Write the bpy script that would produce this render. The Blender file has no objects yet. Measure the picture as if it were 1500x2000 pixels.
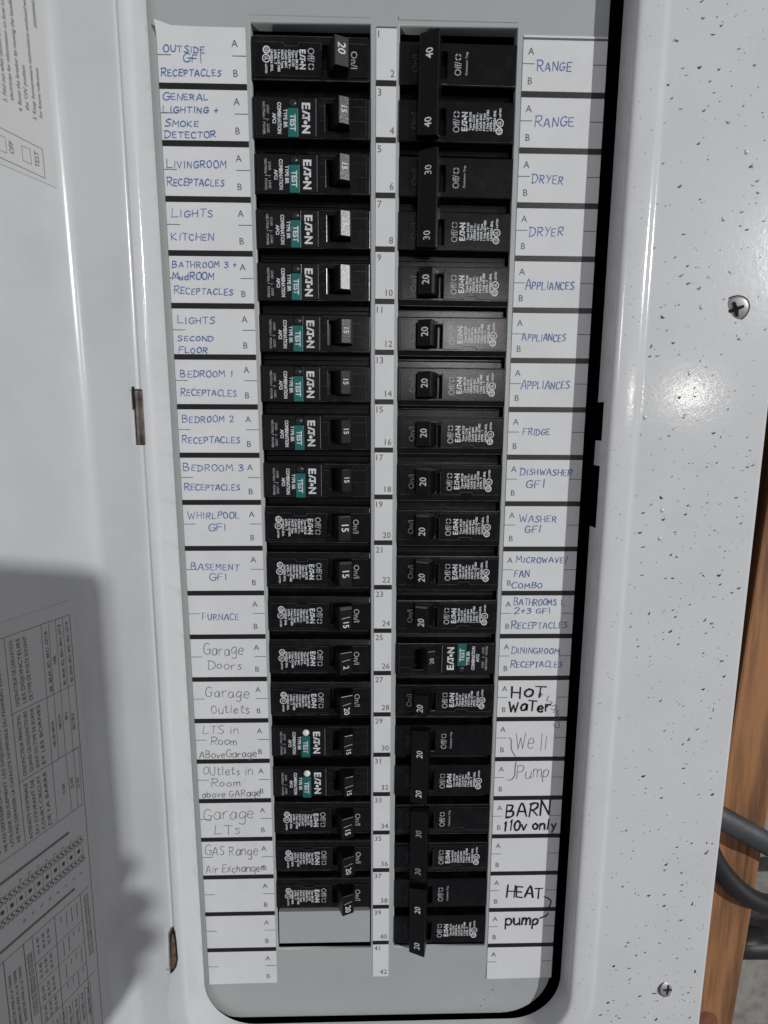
import bpy, bmesh, math, random
from mathutils import Vector, Matrix
random.seed(7)
SC = bpy.context.scene
COL = SC.collection
MM = 0.001

# ------------------------------------------------------------------ camera
cd = bpy.data.cameras.new('camera'); cam = bpy.data.objects.new('camera', cd); COL.objects.link(cam)
cd.sensor_fit = 'VERTICAL'; cd.sensor_height = 24.0; cd.lens = 13.2
cd.clip_start = 0.005; cd.clip_end = 60
cd.dof.use_dof = True; cd.dof.focus_distance = 0.335; cd.dof.aperture_fstop = 11
R = ((0.9996511, -0.0255998, 0.00650595), (0.00239877, -0.15730561, -0.98754706), (0.02630443, 0.98721811, -0.15718931))
cam.matrix_world = Matrix(((R[0][0], -R[1][0], -R[2][0], -0.00339), (R[0][1], -R[1][1], -R[2][1], -0.303995),
                           (R[0][2], -R[1][2], -R[2][2], -0.188537), (0, 0, 0, 1)))
SC.camera = cam

# ------------------------------------------------------------------ light
W = bpy.data.worlds.new('World'); SC.world = W; W.use_nodes = True
bg = W.node_tree.nodes['Background']; bg.inputs[0].default_value = (0.95, 0.93, 1.10, 1); bg.inputs[1].default_value = 0.13
def lamp(name, typ, loc, power, color, size):
    ld = bpy.data.lights.new(name, typ); ld.energy = power; ld.color = color
    if typ == 'POINT': ld.shadow_soft_size = size
    else: ld.shape = 'DISK'; ld.size = size
    o = bpy.data.objects.new(name, ld); COL.objects.link(o); o.location = loc
    d = Vector((0.02, 0, -0.27)) - Vector(loc); o.rotation_euler = d.to_track_quat('-Z', 'Y').to_euler()
    return o
lamp('key_lamp', 'POINT', (7.0, -8.0, 2.5), 2350, (0.975, 1.0, 1.0), 0.06)
lamp('small_lamp', 'POINT', (1.851, -3.016, -0.017), 6.5, (1.0, 0.95, 0.86), 0.03)
lamp('soft_lamp', 'AREA', (0.25, -1.35, 0.05), 1.45, (1.0, 0.97, 0.93), 0.2)
SC.view_settings.view_transform = 'Standard'; SC.view_settings.look = 'None'
SC.view_settings.exposure = 0.3; SC.view_settings.gamma = 1
SC.view_settings.use_curve_mapping = False

# ------------------------------------------------------------------ materials
def mat(name, col, rough=0.5, metal=0.0, spec=0.5, bump=None, vary=None, coat=0.0, grain=None):
    m = bpy.data.materials.new(name); m.use_nodes = True; nt = m.node_tree; b = nt.nodes['Principled BSDF']
    b.inputs['Base Color'].default_value = (*col, 1); b.inputs['Roughness'].default_value = rough
    b.inputs['Metallic'].default_value = metal; b.inputs['Specular IOR Level'].default_value = spec
    if coat: b.inputs['Coat Weight'].default_value = coat; b.inputs['Coat Roughness'].default_value = 0.12
    tc = nt.nodes.new('ShaderNodeTexCoord')
    if bump:
        n = nt.nodes.new('ShaderNodeTexNoise'); n.inputs['Scale'].default_value = bump[0]; n.inputs['Detail'].default_value = bump[2] if len(bump) > 2 else 2
        bp = nt.nodes.new('ShaderNodeBump'); bp.inputs['Strength'].default_value = bump[1]; bp.inputs['Distance'].default_value = 0.0004
        nt.links.new(tc.outputs['Object'], n.inputs['Vector']); nt.links.new(n.outputs['Fac'], bp.inputs['Height']); nt.links.new(bp.outputs['Normal'], b.inputs['Normal'])
    if vary:   # (scale, colour2, lo, hi, stretch)
        mp = nt.nodes.new('ShaderNodeMapping'); mp.inputs['Scale'].default_value = vary[4] if len(vary) > 4 else (1, 1, 1)
        oi = nt.nodes.new('ShaderNodeObjectInfo'); ad = nt.nodes.new('ShaderNodeVectorMath'); nt.links.new(oi.outputs['Random'], ad.inputs[1])   # every copy gets its own wear
        n = nt.nodes.new('ShaderNodeTexNoise'); n.inputs['Scale'].default_value = vary[0]; n.inputs['Detail'].default_value = 5; n.inputs['Roughness'].default_value = 0.65
        cr = nt.nodes.new('ShaderNodeValToRGB'); cr.color_ramp.elements[0].position = vary[2]; cr.color_ramp.elements[1].position = vary[3]
        cr.color_ramp.elements[0].color = (*col, 1); cr.color_ramp.elements[1].color = (*vary[1], 1)
        nt.links.new(tc.outputs['Object'], ad.inputs[0]); nt.links.new(ad.outputs['Vector'], mp.inputs['Vector']); nt.links.new(mp.outputs['Vector'], n.inputs['Vector'])
        nt.links.new(n.outputs['Fac'], cr.inputs['Fac']); nt.links.new(cr.outputs['Color'], b.inputs['Base Color'])
        r2 = nt.nodes.new('ShaderNodeMapRange'); r2.inputs['To Min'].default_value = rough * 0.85; r2.inputs['To Max'].default_value = min(1, rough * 1.25)
        nt.links.new(n.outputs['Fac'], r2.inputs['Value']); nt.links.new(r2.outputs['Result'], b.inputs['Roughness'])
    return m
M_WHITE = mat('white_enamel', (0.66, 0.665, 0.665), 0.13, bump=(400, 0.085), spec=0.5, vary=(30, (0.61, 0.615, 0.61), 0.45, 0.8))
M_DOOR = mat('white_enamel_door_dimmed', (0.575, 0.59, 0.59), 0.2, bump=(300, 0.05), vary=(18, (0.51, 0.52, 0.515), 0.45, 0.8))  # same enamel as the cover, its dimmer light put into the colour
M_GREY = mat('grey_enamel', (0.40, 0.42, 0.41), 0.36, bump=(500, 0.10), vary=(40, (0.37, 0.39, 0.38), 0.4, 0.8))
M_BLACK = mat('black_phenolic', (0.0025, 0.0024, 0.0024), 0.21, spec=0.42, bump=(900, 0.06, 3), vary=(130, (0.0125, 0.0118, 0.0105), 0.48, 0.85))
M_HANDLE = mat('black_handle_plastic', (0.003, 0.003, 0.003), 0.33, spec=0.38, bump=(700, 0.08))
M_GLOSSH = mat('glossy_handle_plastic', (0.006, 0.006, 0.0065), 0.3, bump=(900, 0.16, 3), spec=0.42)
M_FILM = mat('black_gloss_label', (0.004, 0.004, 0.004), 0.28)
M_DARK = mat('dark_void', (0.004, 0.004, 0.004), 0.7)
M_INK = mat('white_print', (0.66, 0.68, 0.68), 0.55, vary=(260, (0.26, 0.27, 0.27), 0.50, 0.80))
M_INKG = mat('grey_moulded_print_and_glint', (0.40, 0.42, 0.42), 0.55, vary=(260, (0.12, 0.125, 0.125), 0.48, 0.78))
M_INKD = mat('dim_moulded_print', (0.05, 0.052, 0.05), 0.5)
M_RIDGE = mat('worn_ridge_plastic', (0.10, 0.10, 0.095), 0.4, vary=(220, (0.012, 0.012, 0.011), 0.42, 0.7))
M_TEAL = mat('teal_plastic', (0.006, 0.125, 0.115), 0.42)
M_DOTG = mat('dark_button_plastic', (0.018, 0.02, 0.02), 0.3)
M_DOTW = mat('glare_white_button', (0.78, 0.77, 0.72), 0.35)  # glare on two of the buttons put into their colour
M_PAPER = mat('white_paper', (0.70, 0.70, 0.70), 0.75, bump=(250, 0.12), vary=(55, (0.655, 0.655, 0.66), 0.4, 0.75))
M_PBLACK = mat('black_toner', (0.011, 0.010, 0.010), 0.42, bump=(900, 0.2))
M_PGREY = mat('grey_toner', (0.10, 0.10, 0.10), 0.55)
M_PLGREY = mat('light_grey_toner', (0.17, 0.17, 0.17), 0.55)
M_BLUE = mat('blue_ballpoint_ink', (0.055, 0.135, 0.36), 0.5, vary=(300, (0.10, 0.21, 0.46), 0.45, 0.8))
M_PENCIL = mat('pencil_graphite', (0.13, 0.13, 0.135), 0.5, vary=(400, (0.24, 0.24, 0.25), 0.4, 0.8))
M_MARKER = mat('black_marker_ink', (0.010, 0.010, 0.012), 0.45)
M_NAVY = mat('dark_blue_marker_ink', (0.025, 0.025, 0.11), 0.45)
M_STICK = mat('clear_sticker', (0.55, 0.55, 0.53), 0.42, vary=(40, (0.56, 0.555, 0.54), 0.4, 0.8))
M_STICKINK = mat('sticker_ink', (0.055, 0.052, 0.05), 0.5)
M_STICKRED = mat('faded_red_sticker_ink', (0.24, 0.12, 0.12), 0.5)
M_SPECK = mat('dark_speck_and_bump_shade', (0.035, 0.035, 0.035), 0.6)  # dots on the grey plate, and painted bump shade on the cover
M_SPECKL = mat('pale_bump_shade', (0.15, 0.15, 0.15), 0.6)  # paler painted shade of the cover's bumps and pits
M_SCUFF = mat('light_scuff', (0.47, 0.49, 0.48), 0.5)
M_STEEL = mat('zinc_steel', (0.50, 0.50, 0.49), 0.5, metal=0.7, bump=(600, 0.15))
M_HINGE = mat('worn_hinge_steel', (0.62, 0.53, 0.47), 0.30, metal=0.9, vary=(140, (0.13, 0.09, 0.07), 0.45, 0.75), bump=(300, 0.2))
M_RUST = mat('rusty_brown_edge', (0.22, 0.15, 0.10), 0.5, metal=0.3, vary=(200, (0.05, 0.035, 0.025), 0.4, 0.7))
M_WOOD = mat('pine_stud', (0.36, 0.165, 0.064), 0.65, vary=(90, (0.08, 0.032, 0.013), 0.42, 0.70, (1.0, 1.0, 0.07)), bump=(160, 0.4))
M_KNOT = mat('wood_knot', (0.22, 0.085, 0.04), 0.6, vary=(120, (0.12, 0.045, 0.022), 0.4, 0.7))
M_DKWOOD = mat('dark_framing_wood', (0.075, 0.035, 0.018), 0.7, vary=(40, (0.04, 0.02, 0.012), 0.4, 0.7))
M_CONC = mat('rough_concrete', (0.30, 0.29, 0.26), 0.9, vary=(70, (0.17, 0.165, 0.15), 0.4, 0.72), bump=(90, 0.8, 5))
M_CABLE = mat('grey_cable_jacket', (0.06, 0.062, 0.064), 0.55, vary=(60, (0.03, 0.031, 0.032), 0.4, 0.7, (1, 1, 1)), bump=(500, 0.3))
M_CABLEB = mat('black_cable_jacket', (0.014, 0.014, 0.015), 0.5, bump=(500, 0.3))
M_PHONE = mat('phone_case', (0.02, 0.02, 0.022), 0.4)
M_SCREEN = mat('phone_glass', (0.01, 0.01, 0.012), 0.1)
M_SKIN = mat('skin', (0.55, 0.32, 0.23), 0.5, vary=(60, (0.48, 0.26, 0.18), 0.4, 0.7))
M_SLEEVE = mat('dark_sleeve_cloth', (0.03, 0.035, 0.05), 0.9)
M_DUST = mat('tan_dust', (0.24, 0.215, 0.17), 0.9, vary=(500, (0.08, 0.07, 0.055), 0.45, 0.75))
M_RED = mat('red_pigtail', (0.22, 0.02, 0.04), 0.5)

# ------------------------------------------------------------------ mesh helpers (millimetres: x right, z up, h out of the panel)
def T0(x, z, h): return (x * MM, -h * MM, z * MM)
_tc = {}
def glyphs(s, bold=0.0):
    k = (s, bold)
    if k in _tc: return _tc[k]
    cu = bpy.data.curves.new('t', 'FONT'); cu.body = s; cu.size = 1.0; cu.offset = bold; cu.resolution_u = 2; cu.fill_mode = 'FRONT'
    o = bpy.data.objects.new('t', cu); COL.objects.link(o)
    dg = bpy.context.evaluated_depsgraph_get(); me = o.evaluated_get(dg).to_mesh()
    v = [(p.co.x, p.co.y) for p in me.vertices]; f = [tuple(p.vertices) for p in me.polygons]
    o.evaluated_get(dg).to_mesh_clear(); bpy.data.objects.remove(o); bpy.data.curves.remove(cu)
    _tc[k] = (v, f); return _tc[k]
CAP = max(p[1] for p in glyphs('H')[0])
class MB:
    def __init__(s, T=T0): s.v = []; s.f = []; s.m = []; s.mats = []; s.T = T; s.sm = []
    def mi(s, m):
        if m not in s.mats: s.mats.append(m)
        return s.mats.index(m)
    def add(s, pts, faces, m, smooth=False, raw=False):
        b = len(s.v); s.v += [tuple(p) if raw else s.T(*p) for p in pts]; i = s.mi(m)
        for f in faces: s.f.append(tuple(b + q for q in f)); s.m.append(i); s.sm.append(smooth)
    def addbm(s, bm, m, smooth=False):     # bm in mm (x, z, h) stored as co = (x, z, h)
        bm.verts.index_update(); s.add([tuple(v.co) for v in bm.verts], [tuple(v.index for v in f.verts) for f in bm.faces], m, smooth); bm.free()
    def box(s, x0, x1, z0, z1, h0, h1, m, bev=0.0, seg=2):
        bm = bmesh.new()
        vs = [bm.verts.new(p) for p in ((x0, z0, h0), (x1, z0, h0), (x1, z1, h0), (x0, z1, h0), (x0, z0, h1), (x1, z0, h1), (x1, z1, h1), (x0, z1, h1))]
        for f in ((3, 2, 1, 0), (4, 5, 6, 7), (0, 1, 5, 4), (1, 2, 6, 5), (2, 3, 7, 6), (3, 0, 4, 7)): bm.faces.new([vs[i] for i in f])
        if bev: bmesh.ops.bevel(bm, geom=bm.edges[:], offset=bev, segments=seg, affect='EDGES', profile=0.5)
        s.addbm(bm, m)
    def plate(s, poly, h0, h1, m, bev=0.0, seg=1):      # poly in (x, z), extruded h0..h1
        bm = bmesh.new(); a = [bm.verts.new((p[0], p[1], h0)) for p in poly]; b = [bm.verts.new((p[0], p[1], h1)) for p in poly]; n = len(poly)
        top = bm.faces.new(b); bm.faces.new(a[::-1])
        for i in range(n): bm.faces.new((a[i], a[(i + 1) % n], b[(i + 1) % n], b[i]))
        if bev: bmesh.ops.bevel(bm, geom=[e for e in top.edges], offset=bev, segments=seg, affect='EDGES', profile=0.5)
        bmesh.ops.recalc_face_normals(bm, faces=bm.faces[:]); s.addbm(bm, m)
    def prism(s, poly, z0, z1, m, bev=0.0, seg=2, skew=None):   # poly in (x, h), extruded along z
        bm = bmesh.new(); sk = skew or (lambda h: 0)
        a = [bm.verts.new((p[0], z0 + sk(p[1]), p[1])) for p in poly]; b = [bm.verts.new((p[0], z1 - sk(p[1]), p[1])) for p in poly]; n = len(poly)
        bm.faces.new(a); bm.faces.new(b[::-1])
        for i in range(n): bm.faces.new((a[i], b[i], b[(i + 1) % n], a[(i + 1) % n]))
        bmesh.ops.recalc_face_normals(bm, faces=bm.faces[:])
        if bev: bmesh.ops.bevel(bm, geom=bm.edges[:], offset=bev, segments=seg, affect='EDGES', profile=0.5)
        s.addbm(bm, m)
    def quad(s, x0, x1, z0, z1, h, m): s.add([(x0, z0, h), (x1, z0, h), (x1, z1, h), (x0, z1, h)], [(0, 1, 2, 3)], m)
    def disc(s, x, z, r, h, m, n=20, r2=0, hc=None):
        if r2:
            p = [(x + r * math.cos(t * 2 * math.pi / n), z + r * math.sin(t * 2 * math.pi / n), h) for t in range(n)] + [(x + r2 * math.cos(t * 2 * math.pi / n), z + r2 * math.sin(t * 2 * math.pi / n), h) for t in range(n)]
            s.add(p, [(t, (t + 1) % n, n + (t + 1) % n, n + t) for t in range(n)], m)
        else:
            s.add([(x + r * math.cos(t * 2 * math.pi / n), z + r * math.sin(t * 2 * math.pi / n), h) for t in range(n)], [tuple(range(n))], m)
    def dome(s, x, z, r, h, hh, m, n=20, rings=5):
        p = []; f = []
        for k in range(rings + 1):
            a = k / rings * math.pi / 2
            for t in range(n): p.append((x + r * math.cos(a) * math.cos(t * 2 * math.pi / n), z + r * math.cos(a) * math.sin(t * 2 * math.pi / n), h + hh * math.sin(a)))
        for k in range(rings):
            for t in range(n): f.append((k * n + t, k * n + (t + 1) % n, (k + 1) * n + (t + 1) % n, (k + 1) * n + t))
        s.add(p, f, m, True)
    def text(s, t, cap, x, z, h, m, d=0, width=None, bold=0.0, hfun=None, align='l'):
        v, f = glyphs(t, bold)
        if not v: return
        x0 = min(p[0] for p in v); x1 = max(p[0] for p in v); sy = cap / CAP; sx = sy if width is None else width / max(1e-6, x1 - x0)
        off = {'l': 0, 'c': (x1 - x0) / 2 * sx, 'r': (x1 - x0) * sx}[align]
        c, sn = {0: (1, 0), 90: (0, 1), -90: (0, -1), 180: (-1, 0)}[d] if d in (0, 90, -90, 180) else (math.cos(math.radians(d)), math.sin(math.radians(d)))
        P = []
        for p in v:
            a = (p[0] - x0) * sx - off; b = p[1] * sy; X = x + a * c - b * sn; Z = z + a * sn + b * c
            P.append((X, Z, hfun(X, Z) if hfun else h))
        s.add(P, f, m)
    def ribbon(s, pts, w, h, m, press=None):
        P = [Vector(p) for p in pts]; out = []
        Q = [P[0]]
        for p in P[1:]:
            if (p - Q[-1]).length > 0.02: Q.append(p)
        P = Q; n = len(P)
        if n < 2: P = [P[0], P[0] + Vector((w * .6, 0))]; n = 2
        t0 = (P[1] - P[0]).normalized(); t1 = (P[-1] - P[-2]).normalized(); P[0] = P[0] - t0 * w * .35; P[-1] = P[-1] + t1 * w * .35
        for i in range(n):
            a = (P[i] - P[i - 1]).normalized() if i else t0; b = (P[i + 1] - P[i]).normalized() if i < n - 1 else t1
            t = a + b; t = t.normalized() if t.length > .3 else b
            nn = Vector((-t.y, t.x)); k = w / 2 / max(.6, nn.dot(Vector((-b.y, b.x)))) * (0.75 if i in (0, n - 1) else 1) * (1 if press is None else press.uniform(.72, 1.22))
            out += [(P[i].x + nn.x * k, P[i].y + nn.y * k, h), (P[i].x - nn.x * k, P[i].y - nn.y * k, h)]
        s.add(out, [(2 * i, 2 * i + 1, 2 * i + 3, 2 * i + 2) for i in range(n - 1)], m)
    def tube(s, pts, r, m, n=14, sq=1.0):          # pts in mm (x, z, h)
        P = [Vector(p) for p in pts]; V = []; F = []
        up = Vector((0, 0, 1))
        for i, p in enumerate(P):
            t = (P[min(i + 1, len(P) - 1)] - P[max(i - 1, 0)]).normalized(); a = t.cross(up)
            a = a.normalized() if a.length > 1e-3 else Vector((1, 0, 0)); b = a.cross(t).normalized()
            for k in range(n):
                an = 2 * math.pi * k / n; V.append(tuple(p + a * r * math.cos(an) + b * r * sq * math.sin(an)))
        for i in range(len(P) - 1):
            for k in range(n): F.append((i * n + k, i * n + (k + 1) % n, (i + 1) * n + (k + 1) % n, (i + 1) * n + k))
        F.append(tuple(range(n))); F.append(tuple(range((len(P) - 1) * n, len(P) * n))); s.add(V, F, m, True)
    def build(s, name, parent=None, label=None):
        me = bpy.data.meshes.new(name); me.from_pydata(s.v, [], s.f)
        for m in s.mats: me.materials.append(m)
        me.polygons.foreach_set('material_index', s.m); me.polygons.foreach_set('use_smooth', s.sm); me.update()
        o = bpy.data.objects.new(name, me); COL.objects.link(o)
        if parent: o.parent = parent
        if label: o['label'] = label
        return o
def tag(o, label, cat, group=None, kind=None):
    o['label'] = label; o['category'] = cat
    if group: o['group'] = group
    if kind: o['kind'] = kind
    return o
def thing(name, label, cat, x, z, h, group=None, rot=0.0):
    o = bpy.data.objects.new(name, None); COL.objects.link(o); o.empty_display_size = 0.01
    o.location = T0(x, z, h); o.rotation_euler = (0, rot, 0); return tag(o, label, cat, group)
def arc(cx, cz, r, a0, a1, n): return [(cx + r * math.cos(math.radians(a0 + (a1 - a0) * i / n)), cz + r * math.sin(math.radians(a0 + (a1 - a0) * i / n))) for i in range(n + 1)]
def smooth(pts, k=6):
    P = [pts[0]] + list(pts) + [pts[-1]]; out = []
    for i in range(1, len(P) - 2):
        for j in range(k):
            t = j / k; q = []
            for c in range(len(pts[0])):
                a, b, d, e = P[i - 1][c], P[i][c], P[i + 1][c], P[i + 2][c]
                q.append(.5 * (2 * b + (d - a) * t + (2 * a - 5 * b + 4 * d - e) * t * t + (3 * b - a - 3 * d + e) * t ** 3))
            out.append(tuple(q))
    out.append(tuple(pts[-1])); return out
TILT = 0.0035

# ------------------------------------------------------------------ enclosure, cover, dead front
mb = MB()     # open steel box behind everything
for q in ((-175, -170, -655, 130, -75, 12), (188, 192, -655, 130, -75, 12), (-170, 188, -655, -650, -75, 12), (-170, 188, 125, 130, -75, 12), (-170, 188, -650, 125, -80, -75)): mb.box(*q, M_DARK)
tag(mb.build('panel_box'), 'dark steel box recessed behind the white cover and grey plate', 'electrical box')

def path(xl0, xl1, xr, zb, r, top=110, n=14):
    """opening outline from the top left, round the two bottom corners, to the top right"""
    xl = lambda z: xl0 + (xl1 - xl0) * min(1, max(0, -z / 520.0))
    p = [(xl(z), z) for z in (top, 40, 0, -40, -80, -120, -160, -170.0, -177.3, -197.3, -210.5, -243.8, -300, -360, -420, -480)]
    p = [(a, b) for a, b in p if b > zb + r + 2]
    xb = xl(zb + r)
    p += arc(xb + r, zb + r, r, 180, 270, n) + [(xb + r + (xr - xb - 2 * r) * t, zb) for t in (.25, .5, .75)] + arc(xr - r, zb + r, r, 270, 360, n)
    p += [(xr, z) for z in (-480, -420, -360, -300, -243.8, -210.5, -197.3, -177.3, -170, -160, -120, -80, -40, 0, 40, top)]
    return p
LOW = path(-108.4, -104.6, 117.6, -562.3, 31)
TOPP = path(-110.4, -109.6, 118.3, -565.0, 34)
def outset(p, d):
    out = []
    for i, q in enumerate(p):
        a = Vector(p[max(i - 1, 0)]); b = Vector(p[min(i + 1, len(p) - 1)]); t = (b - a).normalized(); out.append((q[0] + t.y * d, q[1] - t.x * d))
    return out
# opening runs counter-clockwise seen from the front: the outside is to the right of travel on the way down
rings = [[(x, z, 3.2) for x, z in LOW]]
mid = [((a[0] * .6 + b[0] * .4), (a[1] * .6 + b[1] * .4)) for a, b in zip(LOW, TOPP)]; rings.append([(x, z, 10.5) for x, z in mid])
for d, h in ((0, 14.2), (.35, 15.6), (1.1, 16.6), (2.2, 17.1), (3.6, 17.3), (6.0, 17.3), (12.2, 17.3), (13.4, 17.15), (14.4, 16.8), (15.0, 16.55), (16.0, 16.4)):
    dl = {6.0: 4.6, 12.2: 5.4, 13.4: 5.9, 14.4: 6.3, 15.0: 6.6, 16.0: 7.0}.get(d, d)      # the rim is narrower on the hinge side
    A_, B_ = outset(TOPP, d), outset(TOPP, dl)
    rings.append([(b[0], b[1], h) if b[0] < -100 and b[1] > -531 else (a[0], a[1], h) for a, b in zip(A_, B_)])
last = rings[-1]; N = len(LOW)
cxm, czm = 4.0, -250.0
def outer(x, z):
    k = 1e9
    dx, dz = x - cxm, z + 520 if z < -520 else 0
    if z >= -520: return ((200.0 if x > 0 else -192.0), z)
    s = min((196.0 / abs(dx)) if abs(dx) > 1e-6 else 1e9, (134.0 / abs(dz)) if abs(dz) > 1e-6 else 1e9); return (cxm + dx * s, -520 + dz * s)
o1 = [outer(x, z) for x, z, h in last]
for t in (.02, .5, .98, 1.0): rings.append([(a[0] + (b[0] - a[0]) * t, a[1] + (b[1] - a[1]) * t, 16.4) for a, b in zip([(q[0], q[1]) for q in last], o1)])
sh = [(cxm + (x - cxm) * 1.004, z - (.8 if z < -600 else 0)) for x, z in o1]
rings.append([(x, z, 15.6) for x, z in sh]); rings.append([(x, z, 6) for x, z in sh])
mb = MB(); base = [p for r in rings for p in r]; F = []
for k in range(len(rings) - 1):
    for i in range(N - 1):
        x, z, h = rings[k][i]; zm = (rings[0][i][1] + rings[0][i + 1][1]) / 2
        if k == 0 and x > 100 and (-197.5 < zm < -177 or -244 < zm < -210): continue      # latch cut-outs in the side wall
        F.append((k * N + i, k * N + i + 1, (k + 1) * N + i + 1, (k + 1) * N + i))
mb.add(base, F, M_WHITE, True)
# flat dark flakes on the right flat, painted shade of bumps and pits
rs = random.Random(3)
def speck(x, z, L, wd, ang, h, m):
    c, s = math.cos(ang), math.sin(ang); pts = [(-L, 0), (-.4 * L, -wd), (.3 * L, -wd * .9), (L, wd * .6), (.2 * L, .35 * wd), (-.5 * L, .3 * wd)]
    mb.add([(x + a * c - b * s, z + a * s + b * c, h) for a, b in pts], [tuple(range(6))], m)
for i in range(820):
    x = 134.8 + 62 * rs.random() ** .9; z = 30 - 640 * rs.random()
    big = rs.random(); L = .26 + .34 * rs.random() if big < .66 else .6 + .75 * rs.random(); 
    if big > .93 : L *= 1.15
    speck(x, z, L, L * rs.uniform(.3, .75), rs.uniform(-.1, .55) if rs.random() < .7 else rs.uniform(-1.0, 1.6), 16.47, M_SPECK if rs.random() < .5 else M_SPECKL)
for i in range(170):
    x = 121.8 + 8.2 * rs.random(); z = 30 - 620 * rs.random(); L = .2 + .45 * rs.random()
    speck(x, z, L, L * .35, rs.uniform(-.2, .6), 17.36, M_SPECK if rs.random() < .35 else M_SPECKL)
for x, z in ((161, -131), (150, -233), (137, -185), (158, -163), (168, -90), (176, -60), (150, -248)):   # a few raised drops, the shade under each painted as a dark flake
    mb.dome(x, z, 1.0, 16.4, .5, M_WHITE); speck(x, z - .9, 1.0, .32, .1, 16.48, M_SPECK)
cover = tag(mb.build('panel_cover'), 'white enamel panel cover frame with rounded rim, specked with dark marks on its right side', 'panel cover')

# the grey plate with two tall openings
mb = MB()
def openx(side, z): return ((-61.3 - TILT * z, -3.0 - TILT * z) if side == 'L' else (10.4 - TILT * z, 68.2 - TILT * z))
ZT, ZB = 0.6, -512.2
zr = [110, ZT] + [ZT + (ZB - ZT) * t / 12 for t in range(1, 12)] + [ZB]
def rowx(z): a = openx('L', z); b = openx('R', z); return (-113.5, a[0], a[1], b[0], b[1], 112.2)
g = [[(x, z) for x in rowx(z)] for z in zr]
pts = []; idx = {}
for j, r_ in enumerate(g):
    for i, p in enumerate(r_): idx[j, i] = len(pts); pts.append((p[0], p[1], 0))
F = []
for j in range(len(zr) - 1):
    for i in range(5):
        if j >= 1 and i in (1, 3): continue
        F.append((idx[j, i], idx[j + 1, i], idx[j + 1, i + 1], idx[j, i + 1]))
bl = [p for p in arc(-113.5 + 30, -561.0 + 30, 30, 180, 270, 10)] + [p for p in arc(112.2 - 31, -561.6 + 31, 31, 270, 360, 10)]
b0 = len(pts); pts += [(x, z, 0) for x, z in bl]
F.append(tuple([idx[len(zr) - 1, 0]] + list(range(b0, b0 + len(bl))) + [idx[len(zr) - 1, i] for i in range(5, 0, -1)]))
mb.add(pts, F, M_GREY)
out = [(-113.5, 110)] + [(-113.5, ZB)] + bl + [(112.2, ZB), (112.2, 110)]      # turned-in edge
for (a, b) in zip(out[:-1], out[1:]): mb.add([(a[0], a[1], 0), (b[0], b[1], 0), (b[0], b[1], -3.5), (a[0], a[1], -3.5)], [(0, 3, 2, 1)], M_GREY)
for sd in 'LR':      # lips bent inwards round the openings
    prof = ((0, 0), (.15, -.06), (.35, -.3), (.5, -.8), (.55, -1.6), (.55, -6.5)); rg = []
    for dn, h in prof:
        hs = max(h, -1.5)                                             # the side lips are shallower than the top one
        ring = [(openx(sd, z)[0] + dn, z, h if z > -1 else hs) for z in [ZT - dn, ZT - dn - .01] + zr[2:-1] + [ZB + dn]] + [(openx(sd, z)[1] - dn, z, h if z > -1 else hs) for z in [ZB + dn] + zr[2:-1][::-1] + [ZT - dn - .01, ZT - dn]]
        rg.append(ring)
    n = len(rg[0])
    mb.add([p for r_ in rg for p in r_], [(k * n + i, (k + 1) * n + i, (k + 1) * n + (i + 1) % n, k * n + (i + 1) % n) for k in range(len(rg) - 1) for i in range(n)], M_GREY, True)
# fold line above the right opening
for xa, xb_, zz, rr_ in ((10.2, 68.0, 3.2, 1.0), (-60.8, -3.4, 3.4, .6)):
    Pf = [(-rr_ * math.cos(a * math.pi / 8), rr_ * .45 * math.sin(a * math.pi / 8)) for a in range(9)]
    mb.add([(x, zz + p, q - .02) for x in (xa, xb_) for p, q in Pf], [(k, k + 1, 9 + k + 1, 9 + k) for k in range(8)] , M_GREY, True)
for q in range(26):
    x, z, L, a = rs.uniform(-90, 95), rs.uniform(-556, -518), rs.uniform(1.5, 9), rs.uniform(-.5, .9)
    mb.ribbon([(x, z), (x + L * math.cos(a) * .5, z + L * math.sin(a) * .5 + rs.uniform(-.3, .3)), (x + L * math.cos(a), z + L * math.sin(a))], .13, .03, M_SCUFF)
for x, z, r_ in ((75.8, -544.4, .45), (73.4, -547.6, .3), (70.8, -551.5, .35), (68.6, -556.2, .45), (72.2, -549.6, .25)): mb.disc(x, z, r_, .05, M_SPECK, 10)
tag(mb.build('dead_front_plate'), 'flat grey steel plate with two tall openings that the breakers poke through', 'metal plate')

# blank filler under the left column
mb = MB(); xa, xb_ = openx('L', -497)
mb.box(xa + 1.3, xb_ - 1.1, -507.6, -485.4, -5, .15, M_GREY, .25)
mb.box(xa + .7, xb_ - .6, -512.2, -484.5, -12, -6, M_DARK)
tag(mb.build('filler_plate'), 'plain grey blank filler plate closing the empty slot under the left breakers', 'filler plate')

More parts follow.
